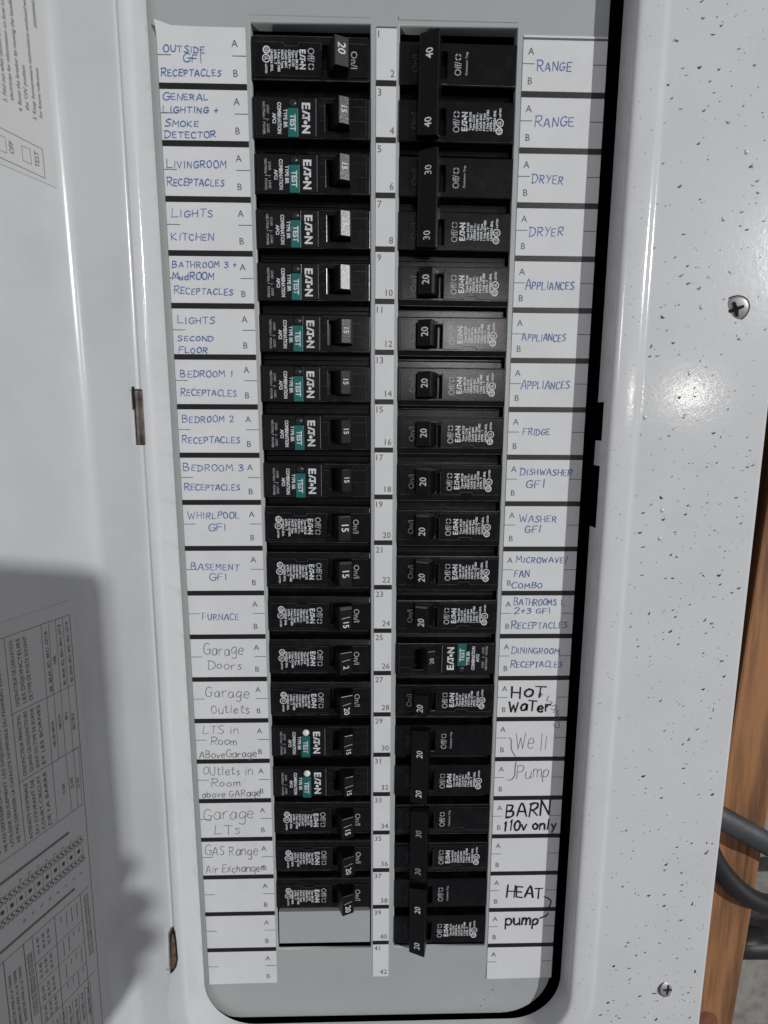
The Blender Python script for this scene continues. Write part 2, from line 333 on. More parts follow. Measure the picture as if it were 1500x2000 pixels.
# ------------------------------------------------------------------ printed paper
HAND = {
 'L': {
  1: [('OUTSIDE', 'b', -102.4, -13.9, 19.6, 3.2), ('GFI', 'b', -93.1, -18.2, 8.8, 3.4), ('RECEPTACLES', 'b', -103.9, -24.6, 28.5, 3.3)],
  2: [('GENERAL', 'b', -103.7, -34.9, 21.7, 3.1), ('LIGHTING +', 'b', -104.0, -40.6, 26.7, 3.2), ('SMOKE', 'b', -103.4, -46.5, 16.2, 3.0), ('DETECTOR', 'b', -103.7, -51.7, 24.5, 3.2)],
  3: [('LIVINGROOM', 'b', -103.4, -65.2, 28.7, 3.8), ('RECEPTACLES', 'b', -103.6, -73.4, 27.8, 3.5)],
  4: [('LIGHTS', 'b', -102.3, -87.8, 20.3, 3.8), ('KITCHEN', 'b', -102.9, -98.7, 20.7, 3.6)],
  5: [('BATHROOM 3 +', 'b', -103.3, -112.1, 32.5, 3.4), ('MudROOM', 'b', -103.4, -117.8, 20.7, 3.2), ('RECEPTACLES', 'b', -102.9, -124.5, 29.6, 3.5)],
  6: [('LIGHTS', 'b', -101.9, -139.0, 18.6, 3.7), ('SECOND', 'b', -102.3, -147.7, 17.9, 2.8), ('FLOOR', 'b', -102.1, -153.6, 14.5, 3.3)],
  7: [('BEDROOM 1', 'b', -101.9, -165.8, 27.1, 3.7), ('RECEPTACLES', 'b', -102.1, -175.2, 28.8, 3.7)],
  8: [('BEDROOM 2', 'b', -102.0, -189.3, 26.9, 3.8), ('RECEPTACLES', 'b', -102.5, -200.0, 30.3, 3.8)],
  9: [('BEDROOM 3', 'b', -102.7, -214.7, 31.6, 4.1), ('RECEPTACLES', 'b', -102.4, -225.2, 29.3, 3.6)],
  10: [('WHIRLPOOL', 'b', -101.5, -240.9, 27.6, 4.0), ('GFI', 'b', -90.7, -247.3, 9.4, 3.6)],
  11: [('BASEMENT', 'b', -101.2, -269.2, 26.1, 4.1), ('GFI', 'b', -91.3, -275.3, 9.5, 3.8)],
  12: [('FURNACE', 'b', -96.3, -297.8, 20.2, 4.2)],
  13: [('Garage', 'p', -96.3, -318.9, 21.8, 6.1), ('Doors', 'p', -94.1, -327.2, 18.5, 4.9)],
  14: [('Garage', 'p', -96.5, -344.2, 24.4, 6.2), ('Outlets', 'p', -93.5, -354.0, 21.4, 5.0)],
  15: [('LTS in', 'p', -99.0, -366.7, 20.3, 4.8), ('Room', 'p', -94.6, -373.8, 14.8, 4.5), ('ABoveGarage', 'p', -101.7, -382.1, 32.9, 4.2)],
  16: [('OUtlets in', 'p', -99.8, -392.6, 28.3, 4.9), ('Room', 'p', -95.4, -400.5, 16.8, 4.6), ('above GARage', 'p', -101.0, -407.4, 33.6, 4.0)],
  17: [('Garage', 'p', -100.8, -421.8, 29.0, 7.4), ('LTs', 'p', -94.8, -431.7, 15.1, 6.1)],
  18: [('GAS Range', 'p', -100.9, -445.6, 30.9, 6.1), ('Air Exchanger', 'p', -101.1, -457.4, 34.7, 4.8)],
 },
 'R': {
  1: [('RANGE', 'b', 78.2, -18.2, 16.6, 4.5)],
  2: [('RANGE', 'b', 78.2, -43.3, 19.2, 4.8)],
  3: [('DRYER', 'b', 78.1, -69.2, 15.6, 4.5)],
  4: [('DRYER', 'b', 78.0, -94.4, 16.9, 4.7)],
  5: [('APPLIANCES', 'b', 77.1, -120.3, 25.1, 4.5)],
  6: [('APPLIANCES', 'b', 76.4, -145.9, 22.8, 4.1)],
  7: [('APPLIANCES', 'b', 77.0, -170.6, 25.8, 4.5)],
  8: [('FRIDGE', 'b', 79.2, -194.9, 14.4, 3.8)],
  9: [('DISHWASHER', 'b', 78.7, -216.2, 28.2, 3.7), ('GFI', 'b', 82.2, -223.2, 10.1, 4.3)],
  10: [('WASHER', 'b', 79.4, -242.5, 20.5, 4.0), ('GFI', 'b', 82.7, -248.2, 8.6, 4.0)],
  11: [('MICROWAVE/', 'b', 78.6, -265.4, 28.9, 3.8), ('FAN', 'b', 77.9, -273.7, 8.3, 3.9), ('COMBO', 'b', 76.7, -280.2, 17.1, 3.6)],
  12: [('BATHROOMS 1,', 'b', 78.3, -289.8, 29.1, 4.2), ('2+3 GFI', 'b', 78.8, -294.9, 20.4, 3.6), ('RECEPTACLES', 'b', 77.7, -304.0, 31.7, 4.3)],
  13: [('DININGROOM', 'b', 78.3, -318.8, 27.3, 4.1), ('RECEPTACLES', 'b', 78.1, -327.1, 29.7, 4.0)],
  14: [('HoT', 'm', 79.4, -345.1, 18.9, 7.0), ('+', 'n', 95.0, -345.5, 2.4, 3.8), ('WaTer', 'm', 78.3, -354.0, 23.8, 6.1), ('~', 't', [(101.3, -344.6), (100.2, -347.5), (103.3, -348.4), (102.2, -350.7)]), ('~', 't', [(103.4, -351.3), (105.8, -350.4), (104.8, -353.6), (102.9, -352.6)]), ('~', 't', [(104.3, -355.2), (107.2, -353.6), (105.5, -356.8)]), ('~', 't', [(106.7, -355.2), (107.8, -358.7), (105.1, -359.4)]), ('~', 't', [(105.2, -361.9), (106.0, -364.5), (108.4, -364.2), (107.9, -360.7)])],
  15: [('We ll', 'p', 83.3, -378.4, 18.3, 9.8), ('~', 'p', [(78.4, -370.8), (80.3, -371.8), (80.8, -378.0), (83.2, -382.6)])],
  16: [('Pump', 'p', 84.7, -397.2, 18.8, 8.0), ('~', 'p', [(83.9, -386.3), (83.5, -389.9), (83.4, -394.9), (81.4, -397.8), (78.9, -397.8)])],
  17: [('BARN', 'm', 79.3, -422.1, 25.5, 8.5), ('110v only', 'm', 78.1, -431.4, 31.9, 6.2)],
  19: [('HEAT', 'm', 81.9, -477.5, 22.0, 7.5), ('~', 'm', [(105.4, -477.2), (109.4, -479.8), (109.0, -483.8), (107.5, -485.5)])],
  20: [('pump', 'm', 82.0, -497.4, 20.3, 7.3), ('~', 'm', [(108.3, -488.8), (107.1, -490.6), (103.3, -492.4)])],
 },
}

GLS = '''A;7;0,0 3.5,10 7,0|1.5,3.5 5.8,3.5
B;6;0,0 0,10|0,10 4,9.5 4.5,7.5 3,5.5 0,5|0,5 5,4.5 5.5,2 4,.3 0,0
C;6;6,8.5 4,10 1.5,9 0,5.5 .8,1.5 3.2,0 6,1.2
D;6;0,0 0.4,10|-.8,9.8 3,9.6 6,7 6,3.5 3.5,.5 -.5,0
E;5.5;5.5,10 .3,9.8|.3,9.8 .2,.2|.2,.2 5.5,0|.2,5 4.5,5.2
F;5.5;0,0 .3,10|.3,10 5.5,10|.2,5.2 4.4,5.4
G;6.5;6,8.5 4,10 1.5,9 0,5.5 .8,1.5 3.2,0 6,1 6.2,4.5|3.6,4.5 7.5,4.5
H;6;0,10 0,0|6,10 6,0|0,5 6,5
I;2;1,10 1,0
K;6;0,10 0,0|5.5,10 0,4.5|0,4.5 5.8,0
L;5.5;.3,10 0,0|0,0 5.5,.2
M;7.5;0,0 .8,10|.8,10 3.8,4|3.8,4 6.8,10|6.8,10 7.5,0
N;6;0,0 .2,10|.2,10 5.8,0|5.8,0 6,10
O;6;3,10 .6,8 0,4.5 1.2,.8 3.3,0 5.8,2 6,6 4.8,9 3,10
P;5.5;0,0 .3,10|-.5,9.6 4,10 5.5,7.8 4,5.3 .2,4.8
R;6;0,0 .3,10|-.5,9.6 4,10 5.5,7.8 4,5.3 .2,4.8|1.6,5 6,0
S;5.5;5.5,9 3,10 .8,8 2.2,5.8 4.8,4 5,1.5 2.5,0 0,1
T;6;3,10 3,0|-.5,10 6.5,10
U;6;0,10 .3,2.5 2.5,0 5,1.5 5.8,10
V;6;0,10 3,0|3,0 6,10
W;8.5;0,10 2,0|2,0 4.2,7|4.2,7 6.2,0|6.2,0 8.5,10
X;5.5;0,10 5.5,0|5.5,10 0,0
Y;6;0,10 3,5.5|6,10 2,0
a;5.3;5,5.5 2.5,6.3 .3,4 .5,1 2.5,0 4.6,2 5,6 5.3,0.3
b;5;0,10 0,0|0,4.5 2.2,6.3 4.6,5 4.4,1.5 2.2,.2 0,1
c;4.5;4.5,5.5 2.2,6.3 .3,4 .6,1 2.4,0 4.6,1
d;5.3;5,5 2.5,6.2 .3,3.8 .5,.8 2.5,0 4.8,2|5.2,10 5,.2
e;5;.3,3.2 4.8,3.6 4.4,5.8 2.3,6.4 .3,4 .6,1 2.8,0 5,1
g;5.2;5,5.5 2.5,6.3 .3,4 1,1 3,.8 5,3|5.1,6.2 5,-2.5 2.5,-4 .4,-3
h;4.8;0,10 0,0|0,4 2.5,6.3 4.5,5 4.8,0
i;2;1,6 1,0|1,8.4 1,8
l;2;1,10 .8,0
m;6.8;0,6 0,0|0,4 1.8,6.2 3.2,5 3.3,0|3.3,4 5.2,6.2 6.6,5 6.8,0
n;4.8;0,6 0,0|0,4 2.5,6.3 4.5,5 4.8,0
o;4.8;2.5,6.2 .4,4.5 .3,1.8 2.3,0 4.6,1.5 4.7,4.5 2.5,6.2
p;4.8;0,6 0,-3.5|0,4.5 2.2,6.3 4.6,5 4.4,1.5 2.2,.2 0,1.5
r;4;0,6 .2,0|.2,3.5 1.8,5.8 4,6
s;4;4,5.6 2,6.3 .6,5 2.5,3.4 3.8,1.8 2.2,0 0,.6
t;4.5;2,9 2,1 3.2,0 4.5,.8|0,6.2 4.4,6.4
u;4.8;0,6 .3,1.2 2.3,0 4.4,2|4.6,6 4.8,0
v;4.8;0,6 2.4,0|2.4,0 4.8,6
y;5;0,6 2.4,1.5|5,6 1.5,-4
x;4.6;0,6 4.6,0|4.6,6 0,0
0;5;2.8,9.5 .4,7 .3,2.5 2.4,0 4.7,2.5 4.8,7 2.8,9.5
1;3;.8,8 1.8,10|1.8,10 1.8,0
2;5.5;0,8 2,10 4.8,8.5 4,5 0,0|0,0 5.5,0
3;5.3;0,9 3,10 5,8 2,5.5 5,4.5 5.2,1.5 2.5,0 0,1
+;5;2.5,8 2.3,1|0,4.5 5,5
,;2;1,1 .2,-2
/;4;4,11 0,-1'''
GL = {}
for ln in GLS.split('\n'):
    c_, w_, st_ = ln.split(';') if ln[0] != ';' else ln
    GL[c_] = (float(w_), [[tuple(float(q) for q in p.split(',')) for p in s_.split(' ')] for s_ in st_.split('|')])

def hand_line(mb, t, st, x0, z0, wd, cap, lev, T=None):
    m, pw = {'b': (M_BLUE, .46), 'p': (M_PENCIL, .37), 'm': (M_MARKER, 1.25), 'n': (M_NAVY, .8), 't': (M_PENCIL, .32)}[st]
    rr = random.Random(t + str(round(x0 * 10 + z0)))
    adv = []; x = 0
    for i, ch in enumerate(t):
        if ch == ' ': adv.append((x, 0)); x += 4.5; continue
        w_, strokes = GL[ch]; sc = 1.0
        if st == 'b' and t.isupper() and len(t) > 3 and i: sc = .82
        adv.append((x, sc)); x += w_ * sc + 2.3
    wob = rr.uniform(-.02, .03); x -= 2.3; sx = wd / x; sy = cap / 10; k = 0
    for i, ch in enumerate(t):
        if ch == ' ': continue
        xo, sc = adv[i]; w_, strokes = GL[ch]; loose = 1.7 if st in 'pm' else 1.25; an = rr.uniform(-.07, .07) * loose; dy = rr.uniform(-.45, .45) * loose; sc2 = sc * rr.uniform(1 - .07 * loose, 1 + .08 * loose); sl = rr.uniform(-.02, .12)
        for s_ in strokes:
            P = []
            for (a, b) in (smooth(s_, 5) if len(s_) > 2 else s_):
                a2 = a * sc2 + b * sl * sc2; b2 = b * sc2 + dy + a * an
                P.append((x0 + (xo + a2) * sx + rr.uniform(-.05, .05), z0 + (b2 + wob * (xo + a2)) * sy + rr.uniform(-.05, .05)))
            k += 1; mb.ribbon(P, pw * rr.uniform(.9, 1.1), .36 + .004 * ((lev + k) % 40), m, rr)
    return k
GROUPS = {'L': 'handwritten circuit entries on the left paper strip', 'R': 'handwritten circuit entries on the right paper strip'}
INKW = {'b': 'blue pen', 'p': 'grey pencil', 'm': 'black marker'}
SHEET = {'L': (-105.4, 42.2, .0055, -3.3), 'R': (70.9, 41.2, .0012, -3.5)}
for sd in 'LR':
    X0, WD, SK, ZO = SHEET[sd]
    xs = lambda z: X0 - SK * z
    P = lambda a, z, h=.3: (xs(z) + a, z + SK * a * .6, h)
    root = thing('circuit_directory', {'L': 'long white paper strip left of the breakers, handwritten from outside receptacles to air exchanger', 'R': 'long white paper strip right of the breakers, handwritten from range to heat pump'}[sd], 'paper strip', X0, -536, 0)
    ox, oz = X0, -536
    class TT:
        def __init__(s, f): s.f = f
    mb = MB(lambda x, z, h, ox=ox, oz=oz: T0(x - ox, z - oz, h))
    rows = [-2.9, -7.0] + [-25.4 * i / 2 - 2.9 for i in range(1, 42)] + [-535.6]
    V = []; F = []
    cols = [0, .18, .5, .8, 1]
    for j, z in enumerate(rows):
        for a in cols:
            lift = .3 + rs.uniform(0, .08)
            if sd == 'L' and j == 0: lift += {0: 2.4, .18: .7, .5: .15}.get(a, 0)
            if j == 43: lift += .35 if a in (0, .18) else .1
            V.append(P(a * WD, z + (1.4 if (sd == 'L' and j == 0 and a == 0) else 0), lift))
    nc = len(cols)
    for j in range(43):
        for i in range(nc - 1): F.append((j * nc + i, (j + 1) * nc + i, (j + 1) * nc + i + 1, j * nc + i + 1))
    n0 = len(V); V2 = [(x, z, h - .22) for x, z, h in V]
    mb.add(V, F, M_PAPER, True); mb.add(V2, [tuple(reversed(f)) for f in F], M_PAPER, True)
    rim = [j * nc for j in range(44)] + [43 * nc + i for i in range(1, nc)] + [j * nc + nc - 1 for j in range(42, -1, -1)] + [i for i in range(nc - 2, 0, -1)]
    mb.add([V[i] for i in rim] + [V2[i] for i in rim], [(i, (i + 1) % len(rim), len(rim) + (i + 1) % len(rim), len(rim) + i) for i in range(len(rim))], M_PAPER)
    H = .42
    for i in range(20):
        z = -25.4 * (i + 1) + ZO
        mb.add([P(.0, z - 1.4, H), P(WD, z - 1.4, H), P(WD, z + 1.4, H), P(.0, z + 1.4, H)], [(0, 1, 2, 3)], M_PBLACK)
    if sd == 'R': mb.add([P(0, -4.9, H + .02), P(WD, -4.9, H + .02), P(WD, -3.9, H + .02), P(0, -3.9, H + .02)], [(0, 1, 2, 3)], M_PGREY)
    for i in range(21):
        zc = -25.4 * (i + .5) + ZO + .8
        ax = 36.9 if sd == 'L' else 3.9
        for ch, dz in (('A', 5.3), ('B', -7.7)):
            q = P(ax, zc + dz - 1.4, H); mb.text(ch, 3.1, q[0], q[1], H, M_PGREY, align='c')
        for a, b in (((0, 6.4), (WD - 6.6, WD)) if sd == 'L' else ((0, 5.8), (WD - 6.6, WD))):
            mb.add([P(a, zc - .17, H), P(b, zc - .17, H), P(b, zc + .17, H), P(a, zc + .17, H)], [(0, 1, 2, 3)], M_PGREY)
    mb.build('paper_sheet', root)
    for c, lines in HAND[sd].items():
        zc = -25.4 * (c - .5) + ZO; hx = X0 + 18
        e = MB(lambda x, z, h, ox=ox, oz=oz: T0(x - ox, z - oz, h)); lev = 0; words = []
        for ln in lines:
            if ln[0] == '~':
                e.ribbon(smooth(ln[2], 5), {'m': .8, 'p': .38, 't': .32}[ln[1]], .52, {'m': M_MARKER, 'p': M_PENCIL, 't': M_PENCIL}[ln[1]])
            else:
                lev += hand_line(e, ln[0], ln[1], ln[2], ln[3] , ln[4], ln[5], lev); words.append(ln[0])
        for i in range(len(e.v)): x, y, z = e.v[i]; e.v[i] = (x, y - .00012, z)
        o = e.build('handwritten_entry', root, '%s writing that reads %s, cell %s from the top' % (INKW[lines[0][1]], ' '.join(words).upper().replace('V ', 'v '), '%d' % c) if False else None)
        o['label'] = '%s writing reading %s' % (INKW[lines[0][1]], ' '.join(words))

# number strip between the columns
root = MB()
sx0, sx1 = -.5, 9.35
mb = MB(); mb.box(sx0, sx1, -532.5, -.8, .05, .3, M_PAPER)
for i in range(20): z = -25.4 * (i + 1); mb.quad(sx0, sx1, z - 1.35, z + 1.35, .38, M_PBLACK if i > 8 else M_PBLACK)
mb.quad(sx0, sx1, -1.5, -.8, .38, M_PGREY)
for i in range(21):
    mb.text(str(2 * i + 1), 3.15, sx0 + .9, -25.4 * i - 5.6, .38, M_PGREY); mb.text(str(2 * i + 2), 3.15, sx1 - .9, -25.4 * i - 22.7, .38, M_PGREY, align='r')
tag(mb.build('number_strip'), 'narrow white strip of printed numbers 1 to 42 between the two breaker columns', 'number strip')

# ------------------------------------------------------------------ breakers (local x: 0 is the middle of the opening, + towards the handle's ON end)
def pole_profile(std):
    return ([(-12.5, -6.5), (-9.7, -6.5), (-9.1, -.3), (-8.5, .5), (-5.2, .5), (6.9, .5), (8.0, .5), (10.6, -.3), (11.3, -1.2), (11.8, -6.5), (12.5, -6.5)] if std else
            [(-12.5, -6.5), (-10.2, -6.5), (-9.7, -.1), (-9.1, .9), (-5.6, .9), (6.6, .9), (9.1, .9), (9.7, 0), (10.3, -6.5), (12.5, -6.5)])
def case(mb, poles, slot):           # poles: [(v centre, std)]; slot: (u0, u1)
    pr = []; slots = []
    for vc, std in sorted(poles):
        p = pole_profile(std)
        if std and vc != 0 and False: pass
        base = len(pr); pr += [(v + vc, h) for v, h in p]; slots.append(base + 4)
    U = [-28.5, slot[0], slot[1], 28.3]; bm = bmesh.new(); vv = [[bm.verts.new((u, v, h)) for v, h in pr] for u in U]; floor = []
    for i in range(3):
        for j in range(len(pr) - 1):
            if i == 1 and j in slots:
                a = [vv[1][j], vv[2][j], vv[2][j + 1], vv[1][j + 1]]; b = [bm.verts.new((q.co.x, q.co.y, -5.0)) for q in a]
                for k in range(4): bm.faces.new((a[k], b[k], b[(k + 1) % 4], a[(k + 1) % 4]))
                bm.faces.new(b); continue
            bm.faces.new((vv[i][j], vv[i + 1][j], vv[i + 1][j + 1], vv[i][j + 1]))
    for i in (0, 3):
        lo = [bm.verts.new((U[i], v, -14)) for v, h in pr]
        for j in range(len(pr) - 1): bm.faces.new((vv[i][j], vv[i][j + 1], lo[j + 1], lo[j]))
    bmesh.ops.recalc_face_normals(bm, faces=bm.faces[:])
    es = [e for e in bm.edges if len(e.link_faces) == 2 and e.calc_face_angle(0) > .45 and max(q.co.z for q in e.verts) > -2]
    bmesh.ops.bevel(bm, geom=es, offset=.28, segments=2, affect='EDGES', profile=.5, clamp_overlap=True)
    mb.addbm(bm, M_BLACK)
LEG = ['Type BR120', 'Type C120', '120/240 V~', 'Cu/Al 60C', 'HACR Type', '1 Pole LIS HBS', '67978 - T', 'LR43556 ENL']
def logo(mb, u, vtop, cap, wd, h, m):       # five-letter logo reading downwards
    # E, slanted A without a bar, T, dot, N
    k = wd / 15.0
    def gl(s, x, w): mb.text(s, cap, u, vtop - x * k, h, m, d=-90, width=w * k, bold=.035)
    gl('E', 0, 3.2)
    A = [(3.5, 0), (4.6, 0), (5.7, .78), (5.7, 1), (5.0, 1)]; mb.add([(u + b * cap, vtop - a * k, h) for a, b in A], [tuple(range(5))], m)
    mb.disc(u + cap * .18, vtop - 6.2 * k, cap * .15, h, m, 10)
    T_ = [((5.9, .76), (8.9, .76), (8.9, 1), (5.9, 1)), ((6.9, 0), (7.9, 0), (7.9, .74), (6.9, .74))]
    for q in T_: mb.add([(u + b * cap, vtop - a * k, h) for a, b in q], [(0, 1, 2, 3)], m)
    mb.disc(u + cap * .42, vtop - 9.6 * k, cap * .25, h, m, 12); gl('N', 11.0, 4.0)
def stencil_o(mb, u, v, r1, r2, h, m):
    for q in range(4):
        n = 6; a0 = q * 90 + 14; P = []
        for t in range(n + 1):
            a = math.radians(a0 + t * 62 / n); P += [(u + r1 * math.cos(a), v + r1 * math.sin(a), h), (u + r2 * math.cos(a), v + r2 * math.sin(a), h)]
        mb.add(P, [(2 * i, 2 * i + 1, 2 * i + 3, 2 * i + 2) for i in range(n)], m)
def print_offo(mb, vc, h, m):
    mb.text('Off/', 3.2, -1.5, vc + 5.2, h, m, d=-90, width=6.2, bold=.008); stencil_o(mb, .1, vc - 3.0, 1.55, 1.0, h, m)
def print_on(mb, vc, h, m): mb.text('On/I', 3.0, 19.3, vc + 4.2, h, m, d=-90, width=7.7, bold=.008)
def print_legend(mb, vc, h, small_circle=False):
    logo(mb, -5.3, vc + 4.4, 2.7, 8.6, h, M_INK)
    for i, t in enumerate(LEG):
        mb.text(t, 1.12, -7.3 - 1.72 * i, vc + 4.1, h, M_INK, d=-90, width=(8.4, 7.2, 8.2, 7.8, 8.0, 9.6, 6.4, 9.6)[i], bold=.035)
    mb.disc(-21.2, vc + 4.0, 1.75, h, M_INK, 20, 1.2); mb.text('c', 1.5, -21.8, vc + 4.9, h, M_INK, d=-90, width=.8, bold=.03); mb.text('E', 1.9, -22.1, vc + 3.9, h, M_INK, d=-90, width=.8, bold=.03)
    mb.disc(-21.4, vc + .3, 1.95, h, M_INK, 20, 1.5); mb.text('UL', 1.7, -22.1, vc + 1.3, h, M_INK, d=-90, width=1.9, bold=.03)
    mb.text('LISTED', .9, -21.9, vc - 2.2, h, M_INK, d=-90, width=4.2, bold=.03)
def face_plates(mb, vc, std, notch=True):
    t = 7.4 if std else 9.0; b = -7.4 if std else -9.0; lo, hi = (.45, 1.0) if std else (.85, 1.05)
    t += vc; b += vc
    L = [(-27.2, b), (5.0, b), (5.0, t), ]
    if notch: L += [(-5.6, t), (-6.3, t - 1.5), (-12.2, t - 1.5), (-12.9, t)]
    L += [(-27.2, t)]
    mb.plate(L, lo, hi, M_BLACK, .14); mb.plate([(18.2, b), (27.2, b), (27.2, t), (18.2, t)], lo, hi, M_BLACK, .14)
    w_ = .11
    if std:                                   # worn, lighter arrises along the plate edge
        for vv_, hh_ in ((vc + 10.75, -.18), (vc - 8.75, .42)): mb.ribbon([(-27.6, vv_), (-9, vv_ + .03), (9, vv_), (27.4, vv_)], .2, hh_ + .12, M_RIDGE)
        E_ = [(-27, t), (-13, t)] if notch else [(-27, t), (5, t)]
        mb.ribbon(E_, w_ * 1.6, hi + .02, M_RIDGE)
        if notch: mb.ribbon([(-12.9, t), (-12.2, t - 1.5), (-6.3, t - 1.5), (-5.6, t), (5, t)], w_ * 1.6, hi + .03, M_RIDGE); mb.ribbon([(18.4, t), (27, t)], w_ * 1.6, hi + .02, M_RIDGE)
        mb.ribbon([(-27, b + .1), (27 if False else 4.8, b + .1)], w_, hi + .02, M_RIDGE); mb.ribbon([(5, t - .2), (5, vc - 4.8), (8.5, vc - 5.0)], w_, hi + .04, M_RIDGE)
HP = [(7.2, -4.5), (7.6, .6), (11.9, 9.4), (18.6, 6.7), (18.0, .3), (18.0, -4.5)]
HPA = [(7.4, -4.5), (9.6, .8), (13.6, 8.2), (18.6, 6.35), (18.9, .3), (18.9, -4.5)]
def tipfun(hp, off=.06):
    (u0, h0), (u1, h1) = hp[2], hp[3]; return lambda x, z: h0 + (h1 - h0) * (x - u0) / (u1 - u0) + off
def handle(mb, hp, v0, v1, num, gloss=False, vnum=None, dash=True, flip=False, numcap=3.3, bold=.012, m_=None, dust=0):
    mt = M_GLOSSH if gloss else M_HANDLE
    mb.prism(hp, v0, v1, mt, .38, 2)
    f = tipfun(hp); uc = (hp[2][0] + hp[3][0]) / 2; vn = (v0 + v1) / 2 if vnum is None else vnum
    if num: mb.text(num, numcap, uc - numcap * .5, vn, 0, m_ or M_INK, d=-90, hfun=f, align='c', bold=bold)
    if dust:                                  # pale dust lying on the upper end of the toggle, round its small hole
        vv_ = (v1 + .03) if dust > 0 else (v0 - .03); (a0, b0), (a1, b1) = hp[2], hp[3]
        mb.add([(a0 + .5, vv_, b0 - .6), (a1 - .5, vv_, b1 - .5), (a1 - .7, vv_, b1 - 3.2), (a0 - .6, vv_, b0 - 3.6)], [(0, 1, 2, 3)], M_DUST)
    if dash: P = [(uc - 2.4, vn + 3.6), (uc + 2.2, vn + 4.2)]; mb.add([(P[0][0], P[0][1], f(P[0][0], 0)), (P[1][0], P[1][1], f(P[1][0], 0)), (P[1][0], P[1][1] + .35, f(P[1][0], 0)), (P[0][0], P[0][1] + .35, f(P[0][0], 0))], [(0, 1, 2, 3)], M_INKG)  # painted glint along the crease of the toggle
_parts = {}
def part(key, name, root, fn):
    """first use builds the mesh, later ones are copies that share it"""
    if key in _parts: o = _parts[key].copy(); COL.objects.link(o)
    else:
        m_ = MB(); fn(m_); o = m_.build(name); _parts[key] = o
    o.parent = root; return o
def std_case(mb):
    case(mb, [(0, True)], (5.4, 17.8)); face_plates(mb, 0, True); print_offo(mb, 0, 1.06, M_INKG); print_on(mb, 0, 1.06, M_INKG); print_legend(mb, 0, 1.06)
def afci_case(mb):
    case(mb, [(0, False)], (6.6, 18.4)); h = 1.66
    mb.plate([(-26.8, -8.8), (1.9, -8.8), (2.3, -8.4), (2.3, 8.4), (1.9, 8.8), (-26.8, 8.8), (-27.2, 8.4), (-27.2, -8.4)], .85, 1.6, M_FILM, .2)
    mb.ribbon([(2.2, 8.3), (2.2, -8.3)], .16, 1.64, M_INKG)
    S_ = -1.5
    logo(mb, -3.0 + S_, 6.4, 3.7, 13.6, h, M_INK)
    mb.text('TYPE BR', 1.75, -12.0 + S_, 3.5, h, M_INK, d=-90, width=8.4, bold=.03); mb.text('COMBINATION', 1.75, -15.0 + S_, 6.4, h, M_INK, d=-90, width=14.0, bold=.03); mb.text('AFCI', 1.6, -17.4 + S_, 1.6, h, M_INK, d=-90, width=4.6, bold=.03)
    for t, u, v, w_ in (('LOAD', -20.6, 5.0, 3.8), ('NEUTRAL', -22.6, 6.4, 6.8), ('LOAD', -20.6, -3.4, 3.8), ('POWER', -22.6, -2.6, 5.4)): mb.text(t, 1.15, u + S_ * .7, v, h, M_INKG, d=-90, width=w_, bold=.01)
    mb.ribbon([(-23.4, -1.2), (-20.6, -1.2)], .22, h, M_INKG); mb.ribbon([(-21.4, -1.2), (-21.4, -2.2)], .18, h + .01, M_INKG); mb.ribbon([(-23, -.2), (-23, -1.0)], .18, h + .01, M_INKG)
    for P in (((3.6, 5.4), (6.4, 5.4)), ((3.6, -1.0), (6.4, -1.0)), ((19.2, 5.4), (26.6, 5.4)), ((19.2, -1.0), (26.6, -1.0)), ((26.6, 8.6), (26.6, -8.6)), ((19, -8.7), (26.4, -8.7)), ((-27, -9.0), (6, -9.0)), ((3.6, 8.8), (26.6, 8.8))): mb.ribbon(P, .13, 1.0, M_RIDGE)
def test_button(mb, white=False):
    mb.box(-11.4, -6.4, -9.2, 3.8, 1.5, 2.3, M_TEAL, .22); mb.text('TEST', 2.5, -10.2, 1.0, 2.36, M_INK, d=-90, width=7.6, bold=.03)
    mb.box(-11.5, -6.3, 3.95, 8.6, 1.5, 1.75, M_BLACK, .1); mb.dome(-8.8, 5.9, 2.0, 1.7, 1.1, M_DOTW if white else M_DOTG)
LX = lambda z: -32.05 - TILT * z
RX = lambda z: 39.3 - TILT * z
OFFZ = -3.75; rj = random.Random(12)
LN = {1: ('s', '20'), 13: ('s', '20'), 14: ('s', '20'), 18: ('s', '20'), 19: ('s', '20')}
ENT = {1: 'OUTSIDE GFI RECEPTACLES', 2: 'GENERAL LIGHTING & SMOKE DETECTOR', 3: 'LIVINGROOM RECEPTACLES', 4: 'LIGHTS KITCHEN', 5: 'BATHROOM 3 & MUDROOM RECEPTACLES', 6: 'LIGHTS SECOND FLOOR', 7: 'BEDROOM 1 RECEPTACLES', 8: 'BEDROOM 2 RECEPTACLES', 9: 'BEDROOM 3 RECEPTACLES', 10: 'WHIRLPOOL GFI', 11: 'BASEMENT GFI', 12: 'FURNACE', 13: 'Garage Doors', 14: 'Garage Outlets', 15: 'LTS in Room Above Garage', 16: 'Outlets in Room above Garage', 17: 'Garage LTS', 18: 'GAS Range, Air Exchanger', 19: ''}
